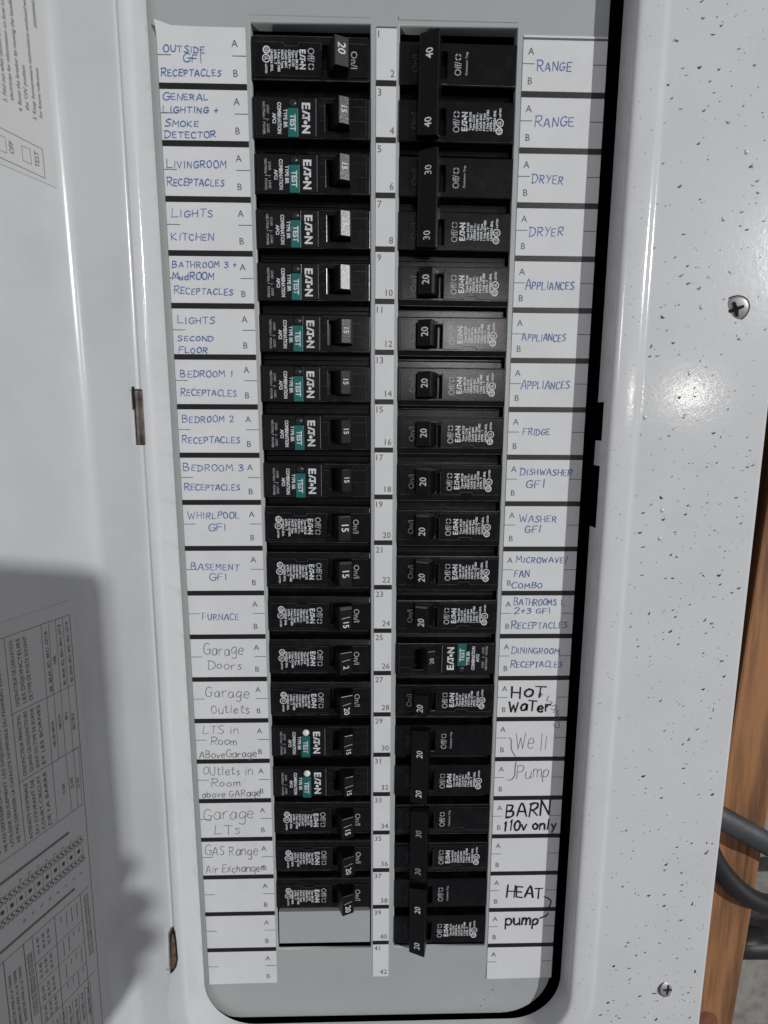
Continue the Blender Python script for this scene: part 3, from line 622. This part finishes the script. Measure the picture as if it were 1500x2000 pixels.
for i in range(1, 20):
    zc = -25.4 * (i - .5) + OFFZ; af = i in range(2, 10) or i in (15, 16); num = '20' if i in (1, 13, 14, 18, 19) else '15'
    if i == 19: lab = 'lowest black breaker of the left column, 20 on its handle, beside a blank cell'
    elif af: lab = 'black %s breaker with teal TEST button beside %s' % (num, ENT[i])
    else: lab = 'plain black %s breaker beside the entry %s' % (num, ENT[i])
    r_ = thing('circuit_breaker', lab, 'breaker', LX(zc) + rj.uniform(-.25, .25), zc + rj.uniform(-.2, .2), rj.uniform(-.3, .2), 'breakers in the left column', TILT + rj.uniform(-.004, .004)); r_.rotation_euler[0] = rj.uniform(-.012, .012)
    if af:
        part('afci', 'case', r_, afci_case); k = i in (15, 16)
        b = part('test%d' % k, 'test_button', r_, lambda m_: test_button(m_, k))
        g = i < 15
        o = part('ah%d' % g, 'handle', r_, lambda m_: handle(m_, HPA, -5.0, 7.2, '15', True, 1.4 if g else -3.0, not g, numcap=2.5))
        o.rotation_euler[0] = {2: .02, 6: .05, 7: .07, 8: .07, 9: .07}.get(i, 0)
        ang = {2: 0, 3: .004, 4: .02, 5: .03, 6: -.02, 7: -.05, 8: -.09, 9: -.12}.get(i, -.05)
    else:
        part('std', 'case', r_, std_case); d = i >= 12
        if i == 13: part('h20w', 'handle', r_, lambda m_: handle(m_, HP, -6.4, 6.6, '2', False, -2.2, True, numcap=2.9))
        else: part('h%s%d%d' % (num, d, i in (10, 11, 12)), 'handle', r_, lambda m_: handle(m_, HP, -6.4, 6.6, num, False, 1.2 if num == '20' and not d else (-2.6 if d else .6), d, numcap=3.5 if not d else 3.0, dust=1 if i in (10, 11, 12) else 0))
# right column
def dbl_case(mb, std):
    # turned half round like every breaker of this column: local +v is down in the photograph
    case(mb, [(12.7, std), (-12.7, std)], (5.4, 17.8))
    for vc, full in ((-12.7, False), (12.7, True)):
        face_plates(mb, vc, std, std); print_offo(mb, vc, 1.12, M_INKG); print_on(mb, vc, 1.12, M_INKD)
        if full: print_legend(mb, vc, 1.12)
        else: mb.text('Common Trip', 1.05, -4.6, vc + 4.9, 1.12, M_INKG, d=-90, width=10.4, bold=.02)
HPD = [(7.2, -4.5), (7.6, .6), (10.2, 9.6), (19.4, 6.6), (18.6, .3), (18.6, -4.5)]
def dbl_handle(mb, num, dash):
    mb.prism(HPD[1:5], -22.0, 22.0, M_HANDLE, .45, 2, skew=lambda h: -(h - 6) * .35)
    for vc in (-12.7, 12.7): mb.box(8.2, 17.9, vc - 5.6, vc + 6.6, -4.6, 1.0, M_HANDLE, .3)
    f = tipfun(HPD); cap = 3.2
    for vn in ((17.0, -13.0) if not dash else (16.4, -8.4)): mb.text(num, cap, 13.2, vn, 0, M_INKG if num == '30' and dash else M_INK, d=-90, hfun=f, align='c', bold=.012 if num != '30' else 0)
rp = [('d', 1, '40', 'RANGE', 0), ('d', 3, '30', 'DRYER', 0)] + [('s', i, '20', None, 0) for i in range(5, 13)] + [('a', 13, '20', None, 0), ('s', 14, '20', None, 1), ('d', 15, '20', 'Well and Pump', 0), ('d', 17, '30', 'BARN', 1), ('d', 19, '20', 'HEAT pump', 0)]
REN = {5: 'the topmost of the three APPLIANCES entries', 6: 'the middle of the three APPLIANCES entries', 7: 'the lowest of the three APPLIANCES entries', 8: 'FRIDGE', 9: 'DISHWASHER GFI', 10: 'WASHER GFI', 11: 'MICROWAVE FAN COMBO', 12: 'BATHROOMS 1, 2+3', 14: 'HOT WATER'}
for ty, i, num, en, std in rp:
    zc = -25.4 * ((i - .5) if ty != 'd' else i) + OFFZ
    if ty == 'd': lab = {1: 'topmost black double-pole breaker, tied handles marked 40, beside RANGE', 3: 'black double-pole breaker with tied handles marked 30 beside DRYER', 15: 'black double-pole breaker with tied handles marked 20 beside Well Pump', 17: 'black double-pole breaker with dim 30 on tied handles beside BARN', 19: 'lowest black double-pole breaker, tied handles marked 20, beside HEAT pump'}[i]
    elif ty == 'a': lab = 'black breaker with teal TEST button in the right column beside DININGROOM'
    else: lab = 'plain black 20 breaker beside %s' % REN[i]
    r_ = thing('double_breaker' if ty == 'd' else 'circuit_breaker', lab, 'breaker', RX(zc) + rj.uniform(-.2, .2), zc + rj.uniform(-.2, .2), rj.uniform(-.3, .2), 'breakers in the right column', math.pi + TILT + rj.uniform(-.004, .004)); r_.rotation_euler[0] = rj.uniform(-.012, .012)
    if ty == 'd':
        part('dc%d' % std, 'case', r_, lambda m_: dbl_case(m_, bool(std))); part('dh%s%d' % (num, i > 10), 'handle', r_, lambda m_: dbl_handle(m_, num, i > 10))
    elif ty == 'a':
        part('afci', 'case', r_, afci_case); part('test0', 'test_button', r_, lambda m_: test_button(m_, False))
        off = [(25.5 - u, h) for u, h in HPA][::-1]
        def offh(m_):
            hp = [(6.0, -4.5), (6.3, .4), (6.6, 6.3), (11.2, 8.0), (15.0, .8), (17.0, -4.5)]; m_.prism(hp, -7.0, 5.4, M_HANDLE, .35, 2)
            m_.text('20', 2.4, 7.5, -1.2, 0, M_INKG, d=-90, hfun=tipfun(hp), align='c', bold=.01)
        part('offh', 'handle', r_, offh)
    else:
        part('std', 'case', r_, std_case); part('hr20%d%d' % (i > 9, i == 14), 'handle', r_, lambda m_: handle(m_, HP, -6.4, 6.6, '20', False, -.4 if i <= 9 else 1.6, False, numcap=3.3, dust=-1 if i > 9 and i < 14 else 0))

# ------------------------------------------------------------------ door, opened to the left
BX = lambda v: -147.0 + .0115 * v                      # crease between the hinge flange and the door face
def TD(u, v, k=0.0):                                    # door face: u from the crease towards the free edge, v down, k off the face
    return (BX(v) - .3918 * u + .92 * k, -v, 17.0 + .92 * u + .3918 * k)
droot = thing('panel_door', 'white steel panel door swung open at the left, printed stickers on its inside', 'door', -117.5, -640, 17)
LD = lambda x, z, h: T0(x + 117.5, z + 640, h - 17)
mb = MB(LD)
vs_ = [-110, 0, 60, 120, 172.6, 173.5, 200.5, 201.5, 260, 320, 380, 430, 477.3, 478.2, 506.5, 507.4, 560, 640]
Rb = 8.0; half = math.radians(90 + 23.07) ; dlt = math.pi - half; tl = Rb * math.tan((math.pi - math.radians(180 - 66.93)) / 2)
def sect(v):
    xb = BX(v); xf = -117.3 + .0012 * v; P = [(xf + 1.0, 13.0), (xf + .35, 15.6), (xf - .4, 16.7), (xf - 1.6, 17.0), (xf - 5.0, 17.0), (xf - 14, 17.0)]
    # fillet from the flange (towards -x) into the face direction (-.3918,.92)
    ang = math.acos(.3918); t = Rb * math.tan(ang / 2) ; c = (xb + t, 17.0 + Rb)
    for q in range(9):
        a = math.radians(-90) - ang * q / 8; P.append((c[0] + Rb * math.cos(a), c[1] + Rb * math.sin(a)))
    for u in (t + 4, 20, 40, 80, 150): P.append((xb - .3918 * u, 17.0 + .92 * u))
    return P
S = [sect(v) for v in vs_]; n = len(S[0]); V = [(p[0], -v, p[1]) for v, s_ in zip(vs_, S) for p in s_]; F = []
for j in range(len(vs_) - 1):
    for i in range(n - 1):
        if i in (1, 2, 3) and (173 <= vs_[j] <= 200 or 478 <= vs_[j] <= 506): continue       # slots over the hinges
        F.append((j * n + i, (j + 1) * n + i, (j + 1) * n + i + 1, j * n + i + 1))
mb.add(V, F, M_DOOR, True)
# back skin gives the sheet its thickness
V2 = []
for v, s_ in zip(vs_, S):
    for i, p in enumerate(s_):
        a = Vector(s_[max(i - 1, 0)]); b = Vector(s_[min(i + 1, n - 1)]); t = (b - a).normalized(); V2.append((p[0] - t.y * 1.2, -v, p[1] + t.x * 1.2))
V2 = [(x, z, h) for x, z, h in V2]
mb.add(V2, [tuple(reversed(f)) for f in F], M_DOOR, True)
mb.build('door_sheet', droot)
for (v0, v1, full) in ((173.5, 200.5, True), (478.2, 506.5, False)):
    mb = MB(LD)
    if full:
        mb.box(-119.9, -115.0, -v1, -v0 + .4, 10, 17.3, M_DARK, .3); mb.box(-120.6, -119.2, -v0 - 9.5, -v0 + 1.6, 10, 17.2, M_DARK)
        mb.tube([(-117.3, -v0 - .4, 16.6), (-117.3, -v1 + .5, 16.6)], 2.15, M_HINGE, 22)
    else:
        mb.plate([(-118.9, -v1 - 1.5), (-117.4, -v1 - .2), (-115.3, -v1 + 3), (-114.3, -v1 + 8), (-114.5, -v1 + 19), (-115.0, -v0 - 2), (-116.2, -v0 + .6), (-117.2, -v0 - 1.4), (-118.2, -v0 - 4.0), (-118.3, -v0 - 10)], 10, 18.0, M_DARK)
        mb.plate([(-118.3, -v1 + 2.0), (-116.4, -v1 + 2.6), (-115.0, -v1 + 8.5), (-115.2, -v1 + 18), (-115.8, -v0 - 3), (-116.8, -v0 - 3.2), (-117.4, -v0 - 11)], 10, 18.2, M_RUST)
    mb.build('hinge', droot, 'bare steel hinge barrel showing in the upper slot' if full else 'empty brown hinge slot near the bottom')
# printed stickers on the inside of the door
def TDp(k): return lambda u, v, h=0: LD(*TD(u, v, k + h))
def sticker(name, lab, u0, u1, v0, v1):
    m_ = MB(TDp(.15)); m_.add([(u0, v0, .1), (u1, v0, .1), (u1, v1, .1), (u0, v1, .1)], [(0, 1, 2, 3)], M_STICK); return m_
def vt(m_, s, cap, u, v, wd=None, m=M_STICKINK, bold=.0, h=.2):      # reads upwards (towards smaller v), letters' tops towards the free edge
    v_, f = glyphs(s, bold); x0 = min(p[0] for p in v_); x1 = max(p[0] for p in v_); sy = cap / CAP; sx = sy if wd is None else wd / (x1 - x0)
    m_.add([(u + p[1] * sy, v - (p[0] - x0) * sx, h) for p in v_], f, m)
def line(m_, a, b, w_=.3, m=M_STICKINK): m_.ribbon([a, b], w_, .2, m)
m_ = sticker('instruction_label', '', 2.0, 120, -90, 83)
for s, u, v, cap in (('3. Find out what caused the breaker to trip, call an', 24.4, 57, 1.7), ('electrician for information on how to fix it', 21.4, 55, 1.7), ('4. Reset the breaker by moving the handle to full', 17.8, 57.7, 1.7),
                     ("the 'ON' position", 14.6, 55.7, 1.7), ('5. Keep homeowners instructions enclosed with Panel', 11.2, 58, 1.7), ('for future reference', 8.2, 55.9, 1.7), ('1. To test the breaker push the TEST button', 30.5, 57.5, 1.7), ('2. The handle moves to the tripped position', 27.6, 57.5, 1.7), ('5555099H03', 6.9, 19.5, 1.5)): vt(m_, s, cap, u, v, None)
for a, b in (((9.8, 69), (40, 68.2)), ((9.8, 69), (9.7, 81)), ((9.7, 81), (40, 80.2))): line(m_, a, b, .28)
for u0, u1 in ((15.9, 19.8), (25.6 + 1.4, 30.6)):
    for a, b in (((u0, 71.5), (u1, 71.7)), ((u1, 71.7), (u1, 77.6)), ((u1, 77.6), (u0, 77.6)), ((u0, 77.6), (u0, 71.5))): line(m_, a, b, .2)
vt(m_, 'TEST', 2.0, 12.0, 77.6, 6.4); vt(m_, 'OFF', 2.0, 23.6, 76.8, 4.8); vt(m_, 'ON', 2.0, 33.0, 76.8, 3.2)
m_.build('instruction_sticker', droot, 'upper printed sticker with OFF and TEST boxes')
m_ = sticker('wiring', '', 16.0, 140, 276, 640); TR = lambda v: 18.6 + .028 * (v - 283)
def hl(v, u1=110, u0=None, w_=.3): line(m_, (TR(v) if u0 is None else u0, v), (u1, v), w_)
line(m_, (TR(283), 283), (TR(640) - 4, 640), .3); hl(283); hl(319, 52); hl(352.4, 52); hl(384)
for ua in (22.6, 26.4, 30.1, 33.8): line(m_, (ua, 283), (ua + 1.7, 352.4 if ua != 22.6 else 384), .22)
line(m_, (51.3, 283), (52.4, 384), .26); line(m_, (26.4 + 1.7, 352.4), (27.8, 384), .22); line(m_, (33.8 + 1.7, 352.4), (36, 384), .22)
rr = random.Random(5)
for u, s, w_ in ((20.0, 'BR, BRAF, BRO, BRD, BRA, GFCB', 31), (24.0, 'BR, BRAF, BQ, BRO, BRH, GFCB', 31), (31.2, 'BR, BRAF, BD, BRO, GFCB', 30)): vt(m_, s, 1.5, u, 317, w_)
for u, v, s in ((28.0, 304.5, 'HBB'), (21.4, 342, 'BRH BRX'), (25.0, 335, 'BRO'), (28.6, 338, 'HBOCH'), (32.4, 345, 'HB HB HBOH'), (25.6, 372, '22 000'), (30.2, 372, '10 000')): vt(m_, s, 1.5, u, v, None)
vt(m_, '25 000', 1.5, 22.2, 374, None, M_STICKRED); line(m_, (20.7, 352.4), (21.9, 384), .24, M_STICKRED); line(m_, (20.5, 352.6), (24.5, 352.6), .3, M_STICKRED)
for u, s in ((47.8, 'DISJONCTEUR DE DERIVATION'), (44.6, 'LES DISJONCTEURS'), (41.4, 'DE TYPE DE PORTE SUIVANT')): vt(m_, s, 1.7, u, 316.5, 31)
for u, s in ((48.2, 'DISJONCTEUR PRINCIPAL'), (45.0, 'QUAND LES DISJONCTEURS'), (41.8, 'SONT DU TYPE DE BORNE'), (38.6, 'ET LES BORNES')): vt(m_, s, 1.6, u, 350.5, 30)
for u, s in ((48.6, 'INTENSITE NOMINALE'), (45.4, 'DU COURANT DE'), (42.2, 'COURT-CIRCUIT'), (39, 'DE LA BARRE')): vt(m_, s, 1.6, u, 382.5, 28)
for u in (54.5, 57.5, 60.5, 63.5, 66.5): vt(m_, rr.choice(['CE PANNEAU EST CONCU POUR LE REMPLACEMENT DES DISJONCTEURS', 'UTILISER SEULEMENT LES DISJONCTEURS DE TYPE INDIQUE', 'NE PAS DEPASSER LA CAPACITE NOMINALE DU PANNEAU ELECTRIQUE']), 1.5, u, 380, 92)
for v in (393.6, 425.6):        # hatched rules
    m_.add([(30.5, v - .7, .2), (140, v - .4, .2), (140, v + .9, .2), (30.5, v + .6, .2)], [(0, 1, 2, 3)], M_PLGREY)
    for q in range(55): u = 31 + q * 2; line(m_, (u, v - .6), (u + .9, v + .7), .3)
for r_, vv_ in ((0, 402.4), (1, 407.6), (2, 412.8)):      # rows of little breaker symbols, every second one boxed in black
    for q in range(46):
        u = 24.2 + q * 2.2; c_ = M_STICKRED if q % 7 == 0 and r_ == 0 else M_STICKINK
        if r_ == 1: m_.quad(u - .75, u + .75, vv_ - 1.0, vv_ + 1.0, .2, M_STICKINK) if q % 2 else m_.ribbon([(u, vv_ - 2), (u, vv_ + 2)], .22, .2, c_)
        else:
            m_.ribbon(smooth([(u - .5, vv_ - 2.0), (u + .6, vv_ - .8), (u - .6, vv_ + .6), (u + .5, vv_ + 2.0)], 4), .42, .2, c_); m_.ribbon([(u + .9, vv_ - 2.2), (u + .9, vv_ + 2.2)], .2, .2, c_)
for q in range(8): vt(m_, str(2 * q + 1), 1.3, 25.2 + q * 4.4, 399.4, None); vt(m_, str(2 * q + 2), 1.3, 25.6 + q * 4.4, 420.6, None)
hl(431, 140)
line(m_, (28.0, 431), (28.8, 520), .3); line(m_, (42.7, 431), (44.0, 500), .3); line(m_, (54.5, 431), (54.5, 500), .3); line(m_, (58.8, 431), (59.4, 520), .4); line(m_, (68.3, 431), (69.2, 520), .4)
for v in (446.3, 458.6, 471.6): line(m_, (28.2, v), (54.6, v), .26)
line(m_, (23.9, 481.3), (54.6, 481.3), .3)
for v0 in (438, 452, 465, 476.5):
    for q in range(4): line(m_, (30.5 + q * 3, v0 - 4), (30.7 + q * 3, v0 + rr.choice([-1, 4, 4])), .32)
    for q in range(3): vt(m_, rr.choice(['15 A 40', '20 A 60', '25-30', '35 A 50']), 1.4, 46 + q * 2.7, v0 + 4.5, 8.5)
for u in (24.6, 26.2): vt(m_, 'FILS DE CUIVRE OU ALUMINIUM 60/75', 1.1, u - 1.0, 470, 36)
for u in (55.8, 57.2): vt(m_, 'COUPLE DE SERRAGE DES BORNES', 1.1, u - .4, 472, 34)
for u in (61, 63.4, 65.8): vt(m_, 'BARRE DE MISE A LA TERRE', 1.3, u, 470, 30)
for q in range(7):
    line(m_, (27.5 + q * 3.6, 484), (27.8 + q * 3.6, 520), .22); vt(m_, rr.choice(['NEUTRE 14-4', 'TERRE 12-6', 'CU AL 60C']), 1.4, 28.4 + q * 3.6, 503, 17)
m_.build('wiring_sticker', droot, 'lower printed sticker with tables and rows of breaker symbols')

# ------------------------------------------------------------------ screws
def screw(x, z, r, lab, tip, slot):
    m_ = MB(lambda a, b, h: T0(a, b, h)); o = thing('cover_screw', lab, 'screw', x, z, 16.4, 'screws on the right side of the cover')
    k = .26 if slot else .42; m_.dome(0, 0, r, -.3, r * k, M_STEEL, 24, 7); m_.disc(0, 0, r * 1.06, .05, M_DARK, 24)
    if slot:
        hh = r * .275
        for a in (0, 90):
            c, s = math.cos(math.radians(a + 20)), math.sin(math.radians(a + 20)); L = r * .62; w_ = r * .17
            m_.add([(p * L * c - q * w_ * s, p * L * s + q * w_ * c, hh - (.35 if abs(p) > .5 else 0) - (.0 if a else .02)) for p, q in ((-1, -.6), (0, -1), (1, -.6), (1, .6), (0, 1), (-1, .6))], [tuple(range(6))], M_DARK)
    b = m_.build('screw_head', o); o.rotation_euler = tip; return o
screw(178.0, -131.8, 6.1, 'upper zinc screw with a dark cross slot, sitting tilted in the cover', (math.radians(14), 0, math.radians(-20)), True)
screw(177.8, -526.9, 4.9, 'lower zinc screw head near the bottom right of the cover', (math.radians(-6), math.radians(30), math.radians(8)), True)  # its dark cross paints in a dark reflection on the dome

# ------------------------------------------------------------------ behind the cover on the right
mb = MB(lambda x, z, h: T0(x, z + 700, h)); 
mb.plate([(171.4, -1600), (207.3, -1600), (304, 900), (276.3, 900)], -75, -15, M_WOOD, 1.5, 2)
w_ = mb.build('wood_stud'); w_.location = T0(0, -700, 0); tag(w_, 'brown pine stud running upright beside the right edge of the cover', 'wood stud')
mb = MB(lambda x, z, h: T0(x, z + 600, h)); mb.disc(226, -592, 9.5, -14.85, M_KNOT, 24)
k_ = mb.build('knot', w_); k_.location = (0, 0, .1); k_['label'] = 'reddish knot near the bottom of the stud'
k_.location = T0(0, 100, 0)
mb = MB(); mb.box(-2500, 2500, -1600, 1500, -130, -82, M_CONC)
tag(mb.build('concrete_wall'), 'rough grey concrete wall showing behind the wood stud', 'wall')
mb = MB(); mb.tube(smooth([(150, -400, -10), (190, -415, -4), (222, -431, 0), (245, -444, 2), (275, -462, 0), (330, -520, -10), (390, -640, -40), (410, -1100, -60)], 8), 7.0, M_CABLE, 18, .75)
tag(mb.build('cable'), 'thick grey cable slanting out from behind the cover, above the black one', 'cable')
mb = MB(); mb.tube(smooth([(190, -425, -16), (208, -446, -12), (222, -470, -10), (242, -489, -9), (268, -499, -12), (330, -505, -16), (380, -580, -45), (395, -1100, -65)], 8), 6.2, M_CABLEB, 18, .9)
tag(mb.build('cable'), 'black cable curving below the grey cable beside the stud', 'cable')
mb = MB(); mb.tube(smooth([(205, -383, -16), (213, -385, -12), (217, -391, -12), (212, -396, -14), (203, -398, -18)], 6), 1.4, M_RED, 10)
tag(mb.build('wire_end'), 'small dark red wire end poking out at the right edge of the cover', 'wire')
mb = MB(); mb.tube(smooth([(259, -576, -70), (275, -577, -66), (300, -578, -62), (340, -580, -60), (1200, -590, -62)], 6), 9, M_CABLEB, 14)
tag(mb.build('conduit'), 'dark pipe crossing the concrete wall at the lower right corner', 'pipe')

# ------------------------------------------------------------------ a hand with a phone in front of the panel, right of the view (they cast the soft shadow on the door)
ph = thing('smartphone', 'dark smartphone held up in front of the panel', 'phone', 75, -372, 309)
mb = MB(lambda x, z, h: T0(x - 75, z + 372, h - 309))
rp_ = arc(121 - 9, -164 - 9, 9, 0, 90, 6) + arc(30 + 9, -164 - 9, 9, 90, 180, 6) + arc(30 + 9, -372 + 9, 9, 180, 270, 6) + arc(121 - 9, -372 + 9, 9, 270, 360, 6)
mb.plate(rp_, 309, 317, M_PHONE, .8); mb.build('phone_body', ph)
mb = MB(lambda x, z, h: T0(x - 75, z + 372, h - 309)); mb.plate([(75.5 + (x - 75.5) * .94, -269 + (z + 269) * .96) for x, z in rp_], 317.05, 317.5, M_SCREEN); mb.build('screen', ph)
def skin(name, chain_list, mats, parent=None):
    vs, es, rad = [], [], []
    for ch in chain_list:
        b = len(vs)
        for q in ch: vs.append(T0(q[0], q[1], q[2])); rad.append(q[3] * MM)
        es += [(b + i, b + i + 1) for i in range(len(ch) - 1)]
    me = bpy.data.meshes.new(name); me.from_pydata(vs, es, []); o = bpy.data.objects.new(name, me); COL.objects.link(o)
    me.materials.append(mats)
    md = o.modifiers.new('skin', 'SKIN'); md.use_smooth_shade = True
    for i, s_ in enumerate(me.skin_vertices[0].data): s_.radius = (rad[i], rad[i]); s_.use_root = (i == 0)
    o.modifiers.new('sub', 'SUBSURF').levels = 2; o.modifiers['sub'].render_levels = 2
    return o
palm = [(10, -480, 400, 30), (20, -400, 352, 27), (30, -350, 332, 30), (40, -310, 332, 26)]
body = MB
vsl = [palm]
pv, pe, pr_ = [], [], []
def addc(ch, at=None):
    b = len(pv); 
    for q in ch: pv.append(T0(q[0] + 40, q[1] - 22, q[2])); pr_.append(q[3] * MM)
    if at is not None: pe.append((at, b))
    pe.extend((b + i, b + i + 1) for i in range(len(ch) - 1)); return b
b0 = addc([(15, -560, 520, 33), (15, -500, 430, 27), (28, -420, 352, 30), (40, -372, 336, 38), (46, -335, 334, 33)])
for zf, L in ((-305, 13), (-327, 20), (-347, 22), (-366, 12)):
    addc([(58 + L * .5, zf - 2, 336, 10), (72 + L, zf + 3, 326, 9.5), (71 + L, zf + 6, 311, 8), (60, zf + 8, 303.5, 7)], b0 + (4 if zf > -340 else 3))
addc([(14, -352, 334, 11), (-8, -335, 331, 10), (-19, -310, 326, 9), (-16, -290, 320.5, 7.5)], b0 + 3)
me = bpy.data.meshes.new('person'); me.from_pydata(pv, pe, []); o = bpy.data.objects.new('person', me); COL.objects.link(o); me.materials.append(M_SKIN)
md = o.modifiers.new('skin', 'SKIN'); md.use_smooth_shade = True
for i, s_ in enumerate(me.skin_vertices[0].data): s_.radius = (pr_[i], pr_[i]); s_.use_root = (i == 0)
sb = o.modifiers.new('sub', 'SUBSURF'); sb.levels = 2; sb.render_levels = 2
tag(o, 'hand and forearm holding up the dark smartphone', 'person')
o.location = T0(348.9, 135.1, 390); ph.location = T0(75 + 348.9, -372 + 135.1, 309 + 390)     # held up to the right of the camera, in the lamp's way
